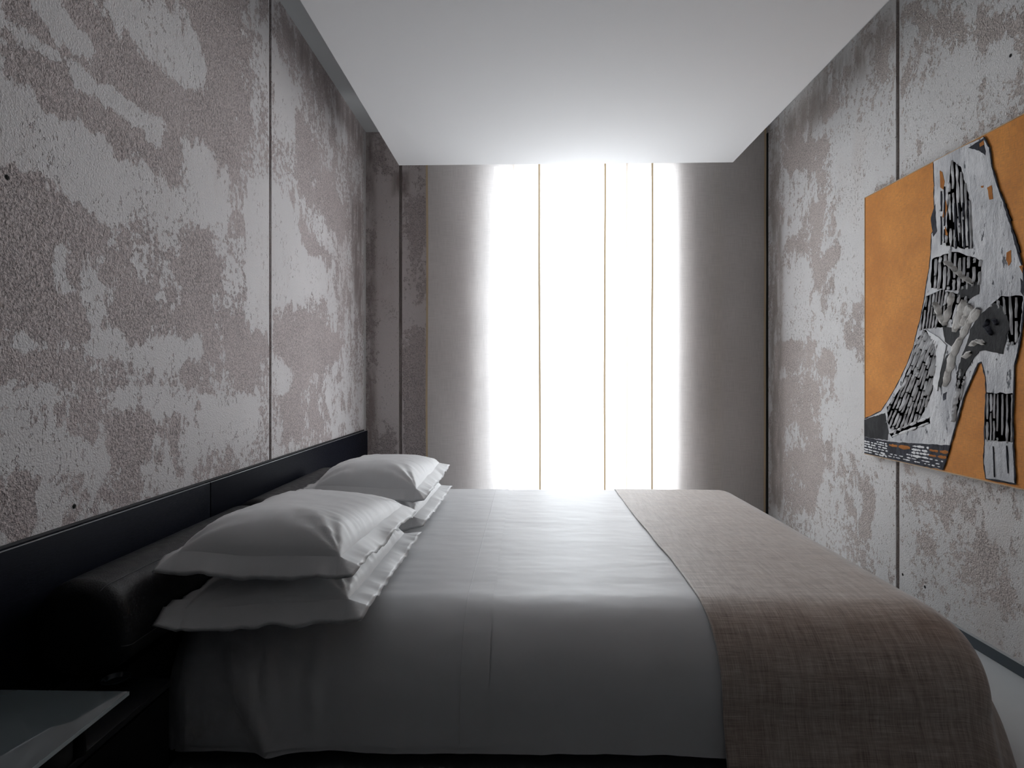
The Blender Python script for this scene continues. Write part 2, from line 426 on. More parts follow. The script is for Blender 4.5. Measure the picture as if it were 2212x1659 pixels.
# ------------------------------------------------------------------ curtains: four overlapping sheer linen panels
def linen_sheer(name, tint, tra, trl, weave, fq=300):
    t = NT(name); u = t.uv()
    w1 = t.noise(t.mapping(u, (fq, fq * .033, 1)), 1, 1, .6); w2 = t.noise(t.mapping(u, (fq * .033, fq, 1)), 1, 1, .6)
    w = t.math('ADD', t.math('MULTIPLY', w1, .5), t.math('MULTIPLY', w2, .5))
    w = t.maprange(w, .36, .64, 1 - weave, 1 + weave * .6, False)
    c = t.mix(w, tuple(x * .8 for x in tint), tint)
    cc = c
    d = t.n('ShaderNodeBsdfDiffuse'); t.set(d, 'Color', cc)
    tl = t.n('ShaderNodeBsdfTranslucent'); t.set(tl, 'Color', cc)
    tp = t.n('ShaderNodeBsdfTransparent')
    m1 = t.n('ShaderNodeMixShader'); m1.inputs[0].default_value = trl
    t.t.links.new(d.outputs[0], m1.inputs[1]); t.t.links.new(tl.outputs[0], m1.inputs[2])
    if tra == 0: return t.surf(m1.outputs[0])
    m2 = t.n('ShaderNodeMixShader'); t.set(m2, 0, t.math('MULTIPLY', t.math('SUBTRACT', 2.0, w), tra))
    t.t.links.new(m1.outputs[0], m2.inputs[1]); t.t.links.new(tp.outputs[0], m2.inputs[2])
    return t.surf(m2.outputs[0])
sheer = linen_sheer('sheer_linen', (.90, .865, .845), .27, .46, .18)
grey_sheer = linen_sheer('grey_sheer_linen', (.60, .555, .535), .16, .40, .60, 150)
hemcloth = linen_sheer('linen_hem', (.62, .49, .33), .0, .11, .2)
CT = Z_C - .02
def curtain(px0, px1, Yc, label, waves, mat, seed, hemw=.014):
    """One flat sheer panel hung from the ceiling slot; gentle rippling; a doubled hem down each side."""
    e0 = onY(px0, 815, Yc).x; e1 = onY(px1, 815, Yc).x; w = e1 - e0; cx = (e0 + e1) / 2
    th = thing('curtain_panel', label, 'curtain', (cx, Yc, .02), 'sheer linen curtain panels at the window')
    def pt(u, v, off=0.0):
        x = e0 + u * w; z = .02 + v * (CT - .02)
        y = Yc + off
        for (c, s, amp, drift) in waves: y -= amp * math.exp(-((u - c - drift * (1 - v)) / s) ** 2) * (.55 + .45 * (1 - v))
        y -= .004 * fbm(Vector((x * 4, z * .8, seed)), 2)
        x += .006 * fbm(Vector((u * 2, z * .7, seed + 5)), 2) + (.004 * (1 - v) if px0 < 1000 else -.004 * (1 - v))
        return Vector((x - cx, y - Yc, z - .02))
    uvf = lambda a, b: (lambda u, v: ((a + (b - a) * u) * w, v * (CT - .02)))
    h = hemw / w
    link('cloth', grid_mesh('cloth', 70, 60, lambda u, v: pt(h + u * (1 - 2 * h), v), uvf(h, 1 - h)), mat, th)
    for a0, a1 in ((0, h), (1 - h, 1)):
        bm = bmesh.new()
        me = grid_mesh('hem', 3, 60, lambda u, v: pt(a0 + u * (a1 - a0), v, -.0015), uvf(a0, a1))
        link('hem', me, hemcloth, th)
    return th
curtain(920, 1167, 4.040, 'sheer linen panel at the left end, over the bare plaster pier', [(.52, .10, .018, -.02), (.2, .2, .01, 0), (.78, .07, .012, .02)], sheer, 1)
curtain(1108, 1357, 4.108, 'sheer linen panel left of centre, across the brightest part of the window', [(.3, .15, .006, 0), (.8, .12, .006, 0)], sheer, 2)
curtain(1305, 1553, 4.095, 'sheer linen panel right of centre, half over the bright window and half over the wall', [(.5, .1, .006, 0), (.78, .08, .016, .03)], sheer, 3)
curtain(1407, 1655, 4.082, 'grey-looking linen panel at the right end, next to the wall with the painting', [(.16, .05, .010, 0), (.30, .09, .022, .02), (.46, .06, .012, -.03), (.72, .12, .012, .02)], sheer, 4)

# ------------------------------------------------------------------ headboard with ledge, bolsters
t = NT('navy_stained_oak'); o = t.obj()
gr = t.noise(t.mapping(o, (3, 3, 90)), 3, 5, .6)
pores = t.noise(t.mapping(o, (1, 14, 160)), 4, 3, .6)
c = t.mix(gr, (.004, .005, .009), (.010, .012, .022))
navy = t.surf(t.bsdf(c, t.maprange(pores, .3, .7, .36, .6), t.bump(pores, .25, .001), **{'Specular IOR Level': .05}))
M['black'] = simple('black_lacquer', (.004, .004, .005), .55, 200, .05, .001, **{'Specular IOR Level': .15})
edge_metal = simple('pale_edge_strip', (.50, .52, .55), .3, Metallic=.8)
HB = X_L + .030
hz = EYE.z - .345 * abs(HB)
hz = onX(794, 933, HB).z * .5 + onX(100, 1151, HB).z * .5
hY1 = onX(794, 940, HB).y; seamY = onX(455, 1066, HB).y
hb = thing('headboard', 'long low navy-black wooden headboard along the left wall', 'headboard', (X_L + .016, 2.4, 0))
ho = hb.location
bm = bmesh.new()
add_box(bm, X_L + .006 - ho.x, HB - ho.x, -.15 - ho.y, seamY - .0025 - ho.y, .02, hz, .0015)
from_bm('panel', bm, navy, hb, True, 40)
bm = bmesh.new()
add_box(bm, X_L + .006 - ho.x, HB - ho.x, seamY + .0025 - ho.y, hY1 - ho.y, .02, hz, .0015)
from_bm('panel', bm, navy, hb, True, 40)
box('shadow_gap_batten', X_L + .0015, X_L + .0055, -.15, hY1, .0, hz + .006, simple('gap_grey', (.06, .06, .065), .7), hb, 0, ho)
box('edge_strip', HB - .004, HB - .0005, -.15, seamY - .003, hz + .0003, hz + .0022, edge_metal, hb, 0, ho)
box('edge_strip', HB - .004, HB - .0005, seamY + .003, hY1, hz + .0003, hz + .0022, edge_metal, hb, 0, ho)
BX0 = -.945          # head end of the bed
box('ledge', HB + .001, BX0 - .008, 1.34, 3.42, .0, .345, M['black'], hb, .004, ho)

t = NT('black_grained_leather'); o = t.obj()
vo = t.n('ShaderNodeTexVoronoi'); t.set(vo, 'Vector', o); vo.inputs['Scale'].default_value = 260
lh = t.math('ADD', vo.outputs['Distance'], t.math('MULTIPLY', t.noise(o, 500, 2), .4))
leather = t.surf(t.bsdf((.020, .021, .024), t.maprange(t.noise(o, 40, 3), .3, .7, .42, .55), t.bump(lh, .35, .0012), **{'Specular IOR Level': .5}))
thread = simple('grey_thread', (.16, .16, .17), .7)
BR = .113; BCX = HB + .002 + BR; BCZ = .345 + BR
def bolster(y0, y1, label):
    cy = (y0 + y1) / 2; L = y1 - y0
    th = thing('bolster', label, 'cushion', (BCX, cy, BCZ - BR), 'black leather bolsters on the headboard')
    n = 72; rings = []
    prof = []
    er = .030
    for k in range(9):
        a = k / 8 * math.pi / 2; prof.append((-L / 2 + er - er * math.cos(a), BR - er + er * math.sin(a)))
    for k in range(1, 24): prof.append((-L / 2 + er + (L - 2 * er) * k / 24, BR))
    for k in range(9):
        a = math.pi / 2 - k / 8 * math.pi / 2; prof.append((L / 2 - er + er * math.cos(a), BR - er + er * math.sin(a)))
    def shape(ang, y, r):
        # soft sag: fuller on the bed side, flatter against the headboard and ledge
        x = math.cos(ang); z = math.sin(ang); k = 1.0
        if x < 0: x = -abs(x) ** .85
        if z < 0: z = -abs(z) ** .7
        m = 1 + .012 * fbm(Vector((y * 6, ang * 1.5, y0 * 3)), 3)
        return Vector((x * r * m if x > 0 else x * r, y, BR + (z * r * m if z > 0 else z * r)))
    bm = bmesh.new()
    c0 = bm.verts.new((0, -L / 2 - .004, BR)); c1 = bm.verts.new((0, L / 2 + .004, BR))
    for y, r in prof: rings.append([bm.verts.new(shape(k / n * 2 * math.pi, y, r)) for k in range(n)])
    for a, b in zip(rings, rings[1:]):
        for k in range(n): bm.faces.new((a[k], a[(k + 1) % n], b[(k + 1) % n], b[k]))
    for k in range(n):
        bm.faces.new((c0, rings[0][(k + 1) % n], rings[0][k])); bm.faces.new((c1, rings[-1][k], rings[-1][(k + 1) % n]))
    cover = from_bm('cover', bm, leather, th, True)
    for ang in (R(62), R(-12)):
        bm = bmesh.new(); pts = [shape(ang, y, r + .0006) for y, r in prof[3:-3]]
        tube(bm, pts, .0011, 5); from_bm('seam', bm, thread, cover, True)
    return th
bolster(1.275, 2.085, 'black leather bolster behind the nearer pillow stack')
bolster(2.15, 2.965, 'black leather bolster behind the farther pillow stack')

# ------------------------------------------------------------------ bed
BX1, BY0, BY1, BZ = 1.235, 1.47, 3.37, .39
RL, RR, RN, RF = .065, .145, .225, .12
bed = thing('bed', 'low double bed with black plinth under white bedding', 'bed', (.15, 2.42, 0))
box('plinth', BX0 + .06, BX1 - .12, BY0 + .10, BY1 - .10, 0.0, .16, M['black'], bed, .004, bed.location)
box('mattress', BX0 + .02, BX1 - .05, BY0 + .06, BY1 - .045, .162, BZ - .022, simple('ticking', (.6, .6, .6), .8), bed, .13, bed.location)
HANG = .455
def surf(a, b, off=0.0, hang=HANG, flare=.0):
    """Point on the made-up bed for unfolded cloth coordinates a (along X) and b (along Y)."""
    ix0, ix1, iy0, iy1 = BX0 + RL, BX1 - RR, BY0 + RN, BY1 - RF
    cx = min(max(a, ix0), ix1); cy = min(max(b, iy0), iy1)
    da, db = a - cx, b - cy; d = math.hypot(da, db)
    z0 = BZ + .006 * math.sin((cx - BX0) * 1.4) * 1.0
    if d < 1e-9: return Vector((a, b, z0 + off)), Vector((0, 0, 1))
    ca, cb = da / d, db / d
    ra = RL if da < 0 else RR; rb = RN if db < 0 else RF
    r = math.hypot(ca * ra, cb * rb) + off
    d = min(d, hang)
    ang = d / r
    if ang < math.pi / 2:
        o, dr = r * math.sin(ang), r * (1 - math.cos(ang)); nx, nz = math.sin(ang), math.cos(ang)
    else:
        o, dr = r, r + (d - r * math.pi / 2); nx, nz = 1, 0
        o += flare * (d - r * math.pi / 2) / hang
    return Vector((cx + ca * o, cy + cb * o, z0 + off - dr)), Vector((ca * nx, cb * nx, nz))
def over(a, b):
    da = max(BX0 + RL - a, a - BX1 + RR, 0); db = max(BY0 + RN - b, b - BY1 + RF, 0)
    return math.hypot(da, db)
def sheet_wrinkle(a, b):
    """Creases of the sheet, along the surface normal."""
    w = .0022 * fbm(Vector((a * 2.2, b * 5.5, 3)), 4)
    w += .0007 * fbm(Vector((a * 9, b * 22, 8)), 3)
    near = sstep(BY0 + RN - .08, BY0 - .14, b)
    # diagonal pulls at the near head corner of the drop
    for (a0, k, wd, amp) in ((-.90, .50, .026, .013), (-.83, .38, .022, .012), (-.75, .26, .026, .013), (-.66, .14, .030, .009), (-.57, .05, .028, .006), (-.33, -.05, .04, .003)):
        c = a0 + k * (BY0 + RN - b)
        w += near * amp * math.exp(-((a - c) / wd) ** 2)
    w += near * .006 * fbm(Vector((a * 6, b * 1.5, 4)), 3)
    w -= .002 * math.exp(-((a + .70) / .004) ** 2) * near
    return w

def white_cotton(name, lo, hi):
    t = NT(name); o = t.obj()
    wv = t.noise(o, 900, 2, .5)
    cr = t.noise(t.mapping(o, (3, 6, 3)), 4, 5, .6)
    return t.surf(t.bsdf(t.mix(cr, lo, hi), .45, t.bump(t.math('ADD', t.math('MULTIPLY', wv, .3), cr), .12, .003), **{'Specular IOR Level': .4, 'Sheen Weight': .3, 'Sheen Roughness': .4}))
cotton = white_cotton('white_cotton_sateen', (.74, .74, .755), (.79, .79, .805))
percale = white_cotton('white_pillow_percale', (.90, .90, .91), (.94, .94, .95))
sheet = thing('bed_sheet', 'white cotton sheet covering the bed down to the dark plinth', 'bed sheet', (.15, 2.42, .2))
so = sheet.location
a0, a1, b0, b1 = BX0 - .29, BX1 + .28, BY0 + RN - HANG, BY1 - RF + HANG
def mk_sheet(nm, aa0, aa1, bb0, bb1, na, nb, off, hang, flare, mat, par, po, edge=None, wr=sheet_wrinkle, hemnoise=.0):
    def f(u, v):
        a = aa0 + (aa1 - aa0) * u; b = bb0 + (bb1 - bb0) * v
        if edge: a = edge(u, a, b)
        hg = hang + hemnoise * fbm(Vector((a * 3, b * 3, 2)), 3)
        p, n = surf(a, b, off, hg, flare)
        return p + n * wr(a, b) - po
    def uvf(u, v): return (aa0 + (aa1 - aa0) * u, bb0 + (bb1 - bb0) * v)
    def keep(u, v):
        a = aa0 + (aa1 - aa0) * u; b = bb0 + (bb1 - bb0) * v
        return over(a, b) < hang * 1.0 + .002
    return link(nm, grid_mesh(nm, na, nb, f, uvf, keep), mat, par)
o = mk_sheet('cloth', a0, a1, b0, b1, 300, 260, 0, HANG, .03, cotton, sheet, so, hemnoise=.01)
# sheet folded back over the head half, with its stitched hem
FOLD = -.095
o2 = mk_sheet('turned_down_fold', BX0 + .02, FOLD, b0, b1, 120, 260, .0035, HANG - .012, .03, cotton, sheet, so, edge=lambda u, a, b: a + u * .006 * fbm(Vector((b * 1.7, 2, 2)), 3))
bm = bmesh.new()
pts = []
for k in range(140):
    b = b0 + .02 + (b1 - b0 - .04) * k / 139; a = FOLD - .075
    p, n = surf(a, b, .0045, HANG - .02, .03); pts.append(p + n * sheet_wrinkle(a, b) - so)
tube(bm, pts, .0009, 5); from_bm('hem_stitching', bm, cotton, o2, True)

# throw: heavy slubbed linen across the foot
t = NT('brown_slub_linen'); u = t.uv()
t1 = t.noise(t.mapping(u, (500, 14, 1)), 1, 4, .65); t2 = t.noise(t.mapping(u, (14, 420, 1)), 1, 4, .65)
t3 = t.noise(t.mapping(u, (60, 6, 1)), 1, 4, .7); t4 = t.noise(t.mapping(u, (5, 50, 1)), 1, 4, .7)
w = t.math('ADD', t.math('MULTIPLY', t1, .30), t.math('MULTIPLY', t2, .30))
w = t.math('ADD', w, t.math('MULTIPLY', t3, .22)); w = t.math('ADD', w, t.math('MULTIPLY', t4, .18))
c = t.ramp(w, [(.37, (.20, .145, .115)), (.46, (.42, .325, .27)), (.54, (.63, .53, .46)), (.64, (.86, .80, .75))])
slub = t.surf(t.bsdf(c, .5, t.bump(w, .6, .004), **{'Specular IOR Level': .8, 'Sheen Weight': 1.0, 'Sheen Roughness': .35}))
throw = thing('throw_blanket', 'brown slubbed linen throw across the foot of the bed', 'blanket', (.9, 2.42, .2))
to = throw.location
TX = .505
def throw_wr(a, b):
    w = .0018 * fbm(Vector((a * 3, b * 4, 13)), 4) + .0005 * fbm(Vector((a * 20, b * 20, 3)), 2)
    # soft fold round the near foot corner
    q = sstep(BY0 + RN, BY0 - .1, b)
    w += q * .020 * math.exp(-((a - (BX1 - .03)) / .05) ** 2) + q * .012 * math.exp(-((a - (BX1 + .12)) / .05) ** 2)
    return w
def throw_edge(u, a, b): return a + (1 - u) * .012 * fbm(Vector((b * 1.3, 5, 5)), 3)
mk_sheet('cloth', TX, BX1 - RR + .42, BY0 + RN - .47, BY1 - RF + .42, 170, 260, .0075, .47, .16, slub, throw, to, throw_edge, throw_wr)
th_o = throw.children[0]
sol = th_o.modifiers.new('thick', 'SOLIDIFY'); sol.thickness = .005; sol.offset = -1

# ------------------------------------------------------------------ pillows: flanged cases, two stacks of two
PIX, PIY, FL = .205, .345, .055
def pillow(cx, cy, zc, label, corner, tt, tb, rz, seed, droop=(60, 28, 15, 30), tilt=.34):
    """Flanged pillow. corner: heights of the four seam corners (x-y-, x+y-, x-y+, x+y+); droop: degrees the flange hangs at near, right, left, far."""
    th = thing('pillow', label, 'pillow', (cx, cy, zc), 'white flanged pillows on the bed')
    th.rotation_euler.z = rz
    ix, iy = PIX, PIY
    def seam(x, y):
        u, v = (x / ix + 1) / 2, (y / iy + 1) / 2
        m = corner[0] * (1 - u) * (1 - v) + corner[1] * u * (1 - v) + corner[2] * (1 - u) * v + corner[3] * u * v
        e = max(abs(x) / ix, abs(y) / iy)
        return m + .008 * fbm(Vector((x * 5, y * 5, seed)), 2) * e
    def P(x, y, s):
        cx_, cy_ = max(-ix, min(ix, x)), max(-iy, min(iy, y))
        kx, ky = (abs(x) - ix) if abs(x) > ix else 0, (abs(y) - iy) if abs(y) > iy else 0
        ax, ay = abs(cx_) / ix, abs(cy_) / iy
        fat = ((1 - ax ** 3.2) ** .52) * ((1 - ay ** 4.6) ** .5)
        z = seam(cx_, cy_)
        tk = (tt * (1 - tilt * cy_ / iy) * (1 + .06 * x / ix) if s > 0 else -tb) * fat
        ex, ey = 1 - ax, 1 - ay
        pk = 0
        if fat > 0:
            pk += math.exp(-ex * 4.0) * fbm(Vector((x * 6, y * 30, seed + 7 * s)), 3) * .009
            pk += math.exp(-ey * 6.0) * fbm(Vector((x * 22, y * 5, seed + 9 * s)), 3) * .005
            pk += .0045 * fbm(Vector((x * 7, y * 6, seed + s)), 3)
            r = math.hypot(ex * ix, ey * iy); an = math.atan2(ey * iy, ex * ix + 1e-6)
            pk += math.exp(-r / .10) * .007 * math.sin(an * 12 + seed) * min(1, r / .03)
            pk *= min(1, fat * 2.0)
        if kx or ky:
            bx = R(droop[1] if x > 0 else droop[2]); by = R(droop[0] if y < 0 else droop[3])
            wx, wy = kx / (kx + ky), ky / (kx + ky)
            be = bx * wx + by * wy
            k = max(kx, ky) / FL
            be += k * .30 * fbm(Vector((cx_ * 8, cy_ * 8, seed + 2)), 3)
            x = cx_ + math.copysign(kx * math.cos(be), x); y = cy_ + math.copysign(ky * math.cos(be), y)
            rip = k * .009 * fbm(Vector((cx_ * 17, cy_ * 17, seed + 5)), 3)
            z += -max(kx, ky) * math.sin(be) + rip
            x += math.copysign(k * .006 * fbm(Vector((cy_ * 15, seed, 1)), 2), x) if kx else 0
            y += math.copysign(k * .006 * fbm(Vector((cx_ * 15, seed, 4)), 2), y) if ky else 0
        return Vector((x, y, z + tk + (pk if s > 0 else pk * .6) + .0012 * s))
    def axis(i, n):
        lin = [-i + 2 * i * k / n for k in range(n + 1)]
        inn = [.5 * l + .5 * (-math.cos(k / n * math.pi) * i) for k, l in enumerate(lin)]
        fl = [i + FL * k / 5 for k in range(1, 6)]
        return [-f for f in fl[::-1]] + inn + fl
    xs, ys = axis(ix, 64), axis(iy, 90)
    nx, ny = len(xs), len(ys)
    for part in ('cushion', 'flange'):
        verts, faces, idx = [], [], {}
        def vid(i, j, s):
            rim = i in (0, nx - 1) or j in (0, ny - 1)
            k = (i, j, 0 if rim else s)
            if k not in idx:
                idx[k] = len(verts); verts.append(P(xs[i], ys[j], s) if not rim else (P(xs[i], ys[j], 1) + P(xs[i], ys[j], -1)) / 2)
            return idx[k]
        for j in range(ny - 1):
            for i in range(nx - 1):
                inner = 5 <= i < nx - 6 and 5 <= j < ny - 6
                if inner != (part == 'cushion'): continue
                faces.append((vid(i, j, 1), vid(i + 1, j, 1), vid(i + 1, j + 1, 1), vid(i, j + 1, 1)))
                faces.append((vid(i, j, -1), vid(i, j + 1, -1), vid(i + 1, j + 1, -1), vid(i + 1, j, -1)))
        me = bpy.data.meshes.new(part); me.from_pydata(verts, [], faces); me.update()
        link(part, me, percale, th)
    return th
pillow(-.652, 1.752, .468, 'lower white pillow of the nearer stack, flat on the sheet', (-.010, .012, .004, -.004), .074, .050, R(.6), 3, (56, 18, 2, 30), 0)
pillow(-.664, 1.750, .598, 'upper white pillow of the nearer stack', (.000, -.004, .010, -.030), .074, .042, R(-.5), 11, (58, 28, 24, 30))
pillow(-.655, 2.640, .468, 'lower white pillow of the farther stack, only its right border in view', (-.005, .004, .005, .004), .074, .050, R(-.8), 21, (56, 18, 2, 30), 0)
pillow(-.655, 2.640, .596, 'upper white pillow of the farther stack, next to the window', (.006, -.010, .010, -.008), .074, .042, R(.8), 31, (58, 28, 15, 30))

# ------------------------------------------------------------------ nightstand with raised dark glass sheet
t = NT('dark_tinted_glass')
gp = t.bsdf((.13, .155, .165), .02, None, **{'Specular IOR Level': .6})
smoked = t.surf(gp)
NH = .70; NZ = EYE.z - NH
nr = onZ(372, 1465, NZ); NX1, NY1 = nr.x, nr.y
ns = thing('nightstand', 'black nightstand with raised dark glass top, in the near left corner', 'nightstand', (-.98, .75, 0))
no = ns.location
box('cabinet_body', HB + .002, NX1 - .012, .15, NY1, .0, NZ - .016, M['black'], ns, .002, no)
box('top_board', HB + .002, NX1, .14, NY1 + .001, NZ - .0155, NZ, simple('black_oak_top', (.010, .010, .012), .34, 160, .1, .001), ns, .002, no)
for y0, y1 in ((.16, .70), (.71, NY1 - .01)):
    d = box('drawer', NX1 - .0115, NX1 - .001, y0, y1, .05, NZ - .022, M['black'], ns, .002, no)
GZ = EYE.z - .614
gc = onZ(278, 1493, GZ)
gtop = box('glass_top', HB + .004, gc.x, .16, gc.y, GZ - .008, GZ, smoked, ns, .0012, no)
bm = bmesh.new(); add_box(bm, gc.x + .0002 - no.x, gc.x + .0012 - no.x, .16 - no.y, gc.y - no.y, GZ - .0075, GZ - .0005)
from_bm('polished_edge', bm, simple('glass_edge', (.45, .52, .54), .2), gtop)
for x in (HB + .05, gc.x - .05):
    for y in (.25, gc.y - .06):
        bm = bmesh.new(); tube(bm, [(x - no.x, y - no.y, NZ), (x - no.x, y - no.y, GZ - .008)], .010, 20)
        from_bm('spacer', bm, M['black'], ns, True, 40)
gloss_black = simple('glossy_black_card', (.012, .013, .018), .15)
def flat_pad(x0, x1, y0, y1, label):
    th = thing('notepad', label, 'notepad', ((x0 + x1) / 2, (y0 + y1) / 2, NZ), 'dark pads on the nightstand')
    box('pages', x0 + .002, x1 - .002, y0 + .002, y1 - .002, NZ, NZ + .006, M['black'], th, 0, th.location)
    box('cover', x0, x1, y0, y1, NZ + .006, NZ + .008, gloss_black, th, .0006, th.location)
flat_pad(HB + .012, HB + .075, 1.15, 1.30, 'dark pad on the nightstand, closer to the left wall')
flat_pad(HB + .088, HB + .165, 1.15, 1.30, 'dark pad on the nightstand, farther from the left wall')
# small round dark dish
bm = bmesh.new()
prof = [(0, .0), (.018, .0), (.024, .004), (.030, .014), (.0275, .015), (.021, .006), (0, .004)]
n = 32; rings = []
for r, z in prof[1:-1]: rings.append([bm.verts.new((r * math.cos(k / n * 2 * math.pi), r * math.sin(k / n * 2 * math.pi), z)) for k in range(n)])
for a, b in zip(rings, rings[1:]):
    for k in range(n): bm.faces.new((a[k], a[(k + 1) % n], b[(k + 1) % n], b[k]))
bm.faces.new(rings[0][::-1]); bm.faces.new(rings[-1])
o = from_bm('dish', bm, simple('dark_blue_glaze', (.02, .028, .035), .12), None, True, 40)
o.location = (HB + .205, 1.275, NZ); tag(o, 'small round dark dish on the far end of the black nightstand', 'dish')

# ------------------------------------------------------------------ painting of a heeled boot on orange canvas
PX = X_R - .035
pa = onX(1868, 427, PX); pb = onX(1869, 981, PX)
PY1 = pa.y; PZ1, PZ0 = pa.z, pb.z; PY0 = PY1 - 1.32
pt_ = thing('painting', 'large orange canvas with a grey high-heeled boot on the right wall', 'painting', (X_R, (PY0 + PY1) / 2, PZ0))
po = pt_.location
t = NT('orange_canvas'); o = t.obj()
cv = t.math('ADD', t.noise(t.mapping(o, (1, 500, 40)), 1, 2), t.noise(t.mapping(o, (1, 40, 500)), 1, 2))
bl = t.noise(o, 4, 5, .65)
c = t.mix(t.maprange(bl, .3, .7), (.66, .235, .030), (.86, .34, .055))
c = t.mix(t.maprange(cv, .8, 1.25, 0, .45), c, (.36, .15, .045))
orange = t.surf(t.bsdf(c, .75, t.bump(cv, .35, .001)))
fr_mat = simple('pale_wood_edge', (.55, .36, .19), .6)
box('canvas', PX, X_R - .004, PY0 + .004, PY1 - .004, PZ0 + .004, PZ1 - .004, orange, pt_, 0, po)
bm = bmesh.new()
for y0, y1, z0, z1 in ((PY0, PY1, PZ0, PZ0 + .0038), (PY0, PY1, PZ1 - .0038, PZ1), (PY0, PY0 + .0038, PZ0 + .0038, PZ1 - .0038), (PY1 - .0038, PY1, PZ0 + .0038, PZ1 - .0038)):
    add_box(bm, PX - .002 - po.x, X_R - .003 - po.x, y0 - po.y, y1 - po.y, z0 - po.z, z1 - po.z)
from_bm('edge_frame', bm, fr_mat, pt_)

def impasto(name, c0, c1, rough, scale, bstr, bd=.004, flecks=None):
    t = NT(name); o = t.obj()
    f = t.noise(t.mapping(o, (1, 1, .45)), scale, 6, .65)
    c = t.mix(t.maprange(f, .34, .66), c0, c1)
    if flecks:
        g = t.maprange(t.noise(t.mapping(o, flecks[1]), flecks[2], 5, .7), flecks[3], flecks[3] + .04)
        c = t.mix(g, c, flecks[0])
    h = t.math('ADD', t.noise(t.mapping(o, (1, 1, .4)), 70, 5, .65), t.noise(o, 16, 4, .6))
    return t.surf(t.bsdf(c, rough + .25, t.bump(h, bstr, bd), **{'Specular IOR Level': .2}))
mats = [impasto('grey_white_paint', (.50, .505, .53), (.80, .80, .815), .55, 9, .7, .006, ((.16, .165, .18), (1, 2.2, .8), 15, .60)),
        impasto('charcoal_paint', (.022, .022, .024), (.055, .055, .058), .5, 14, .5),
        impasto('white_paint_ridge', (.78, .785, .80), (.92, .92, .93), .5, 30, .5, .002),
        impasto('blue_black_paint', (.012, .013, .020), (.05, .052, .07), .45, 40, .6, .003),
        impasto('bare_orange_fleck', (.42, .16, .05), (.55, .22, .06), .7, 30, .4),
        impasto('warm_white_ridge', (.58, .55, .52), (.70, .68, .65), .55, 20, .6, .004)]
bm = bmesh.new()
def C(px, py):
    v = onX(px, py, PX); return v.y - po.y, v.z - po.z
x_face = PX - po.x
ymax = PY1 - po.y - .0045; zmax = PZ1 - po.z - .0045; zmin = .0045
def slab(pts, h0, h1, mi, conv=True, rag=0.0):
    """Raised patch of paint on the canvas: outline in the plane, from height h0 to h1 off the canvas."""
    q = [C(*p) for p in pts] if conv else pts
    if rag:
        r2 = []
        for (a, b), (c, d) in zip(q, q[1:] + q[:1]):
            n = max(1, int(math.hypot(c - a, d - b) / .012))
            for k in range(n):
                y, z = a + (c - a) * k / n, b + (d - b) * k / n
                e = Vector((y * 40, z * 40, 1))
                r2.append((y + rag * fbm(e, 3), z + rag * fbm(e + Vector((9, 9, 9)), 3)))
        q = r2
    q = [(min(y, ymax), min(max(z, zmin), zmax)) for y, z in q]
    q = [p for k, p in enumerate(q) if math.hypot(p[0] - q[k - 1][0], p[1] - q[k - 1][1]) > 2e-4]
    n = len(q)
    vs, _, fs, _, _, _ = delaunay_2d_cdt([Vector(p) for p in q], [], [list(range(n))], 1, 1e-5)
    top = [bm.verts.new((x_face - h1, v.x, v.y)) for v in vs]
    for f in fs:
        g = bm.faces.new([top[k] for k in f]); g.material_index = mi
    rim = [bm.verts.new((x_face - h1, y, z)) for y, z in q]; bot = [bm.verts.new((x_face - h0, y, z)) for y, z in q]
    for i in range(n):
        g = bm.faces.new((bot[i], bot[(i + 1) % n], rim[(i + 1) % n], rim[i])); g.material_index = mi
def ridge(y, z, dy, dz, L, w, h, mi, base=.004):
    """One comb stroke: a tapering ridge of paint with its crest along the stroke."""
    n = 5; px_, pz_ = -dz, dy; l, c, r = [], [], []
    for k in range(n + 1):
        s = k / n; q = max(.25, math.sin(math.pi * (.08 + .84 * s)) ** .5) * w * random.uniform(.7, 1.2)
        yy, zz = y + dy * L * s, z + dz * L * s
        jy, jz = px_ * random.uniform(-.15, .15) * w, pz_ * random.uniform(-.15, .15) * w
        cl = lambda y_, z_: (min(y_, ymax), min(max(z_, zmin), zmax))
        for arr, (sg, hh) in zip((l, c, r), ((-1, base), (0, base + h * random.uniform(.6, 1.1)), (1, base))):
            Y, Z = cl(yy + px_ * q * sg + jy, zz + pz_ * q * sg + jz); arr.append(bm.verts.new((x_face - hh, Y, Z)))
    for k in range(n):
        for a, b in ((l, c), (c, r)):
            g = bm.faces.new((a[k], a[k + 1], b[k + 1], b[k])); g.material_index = mi; g.smooth = True
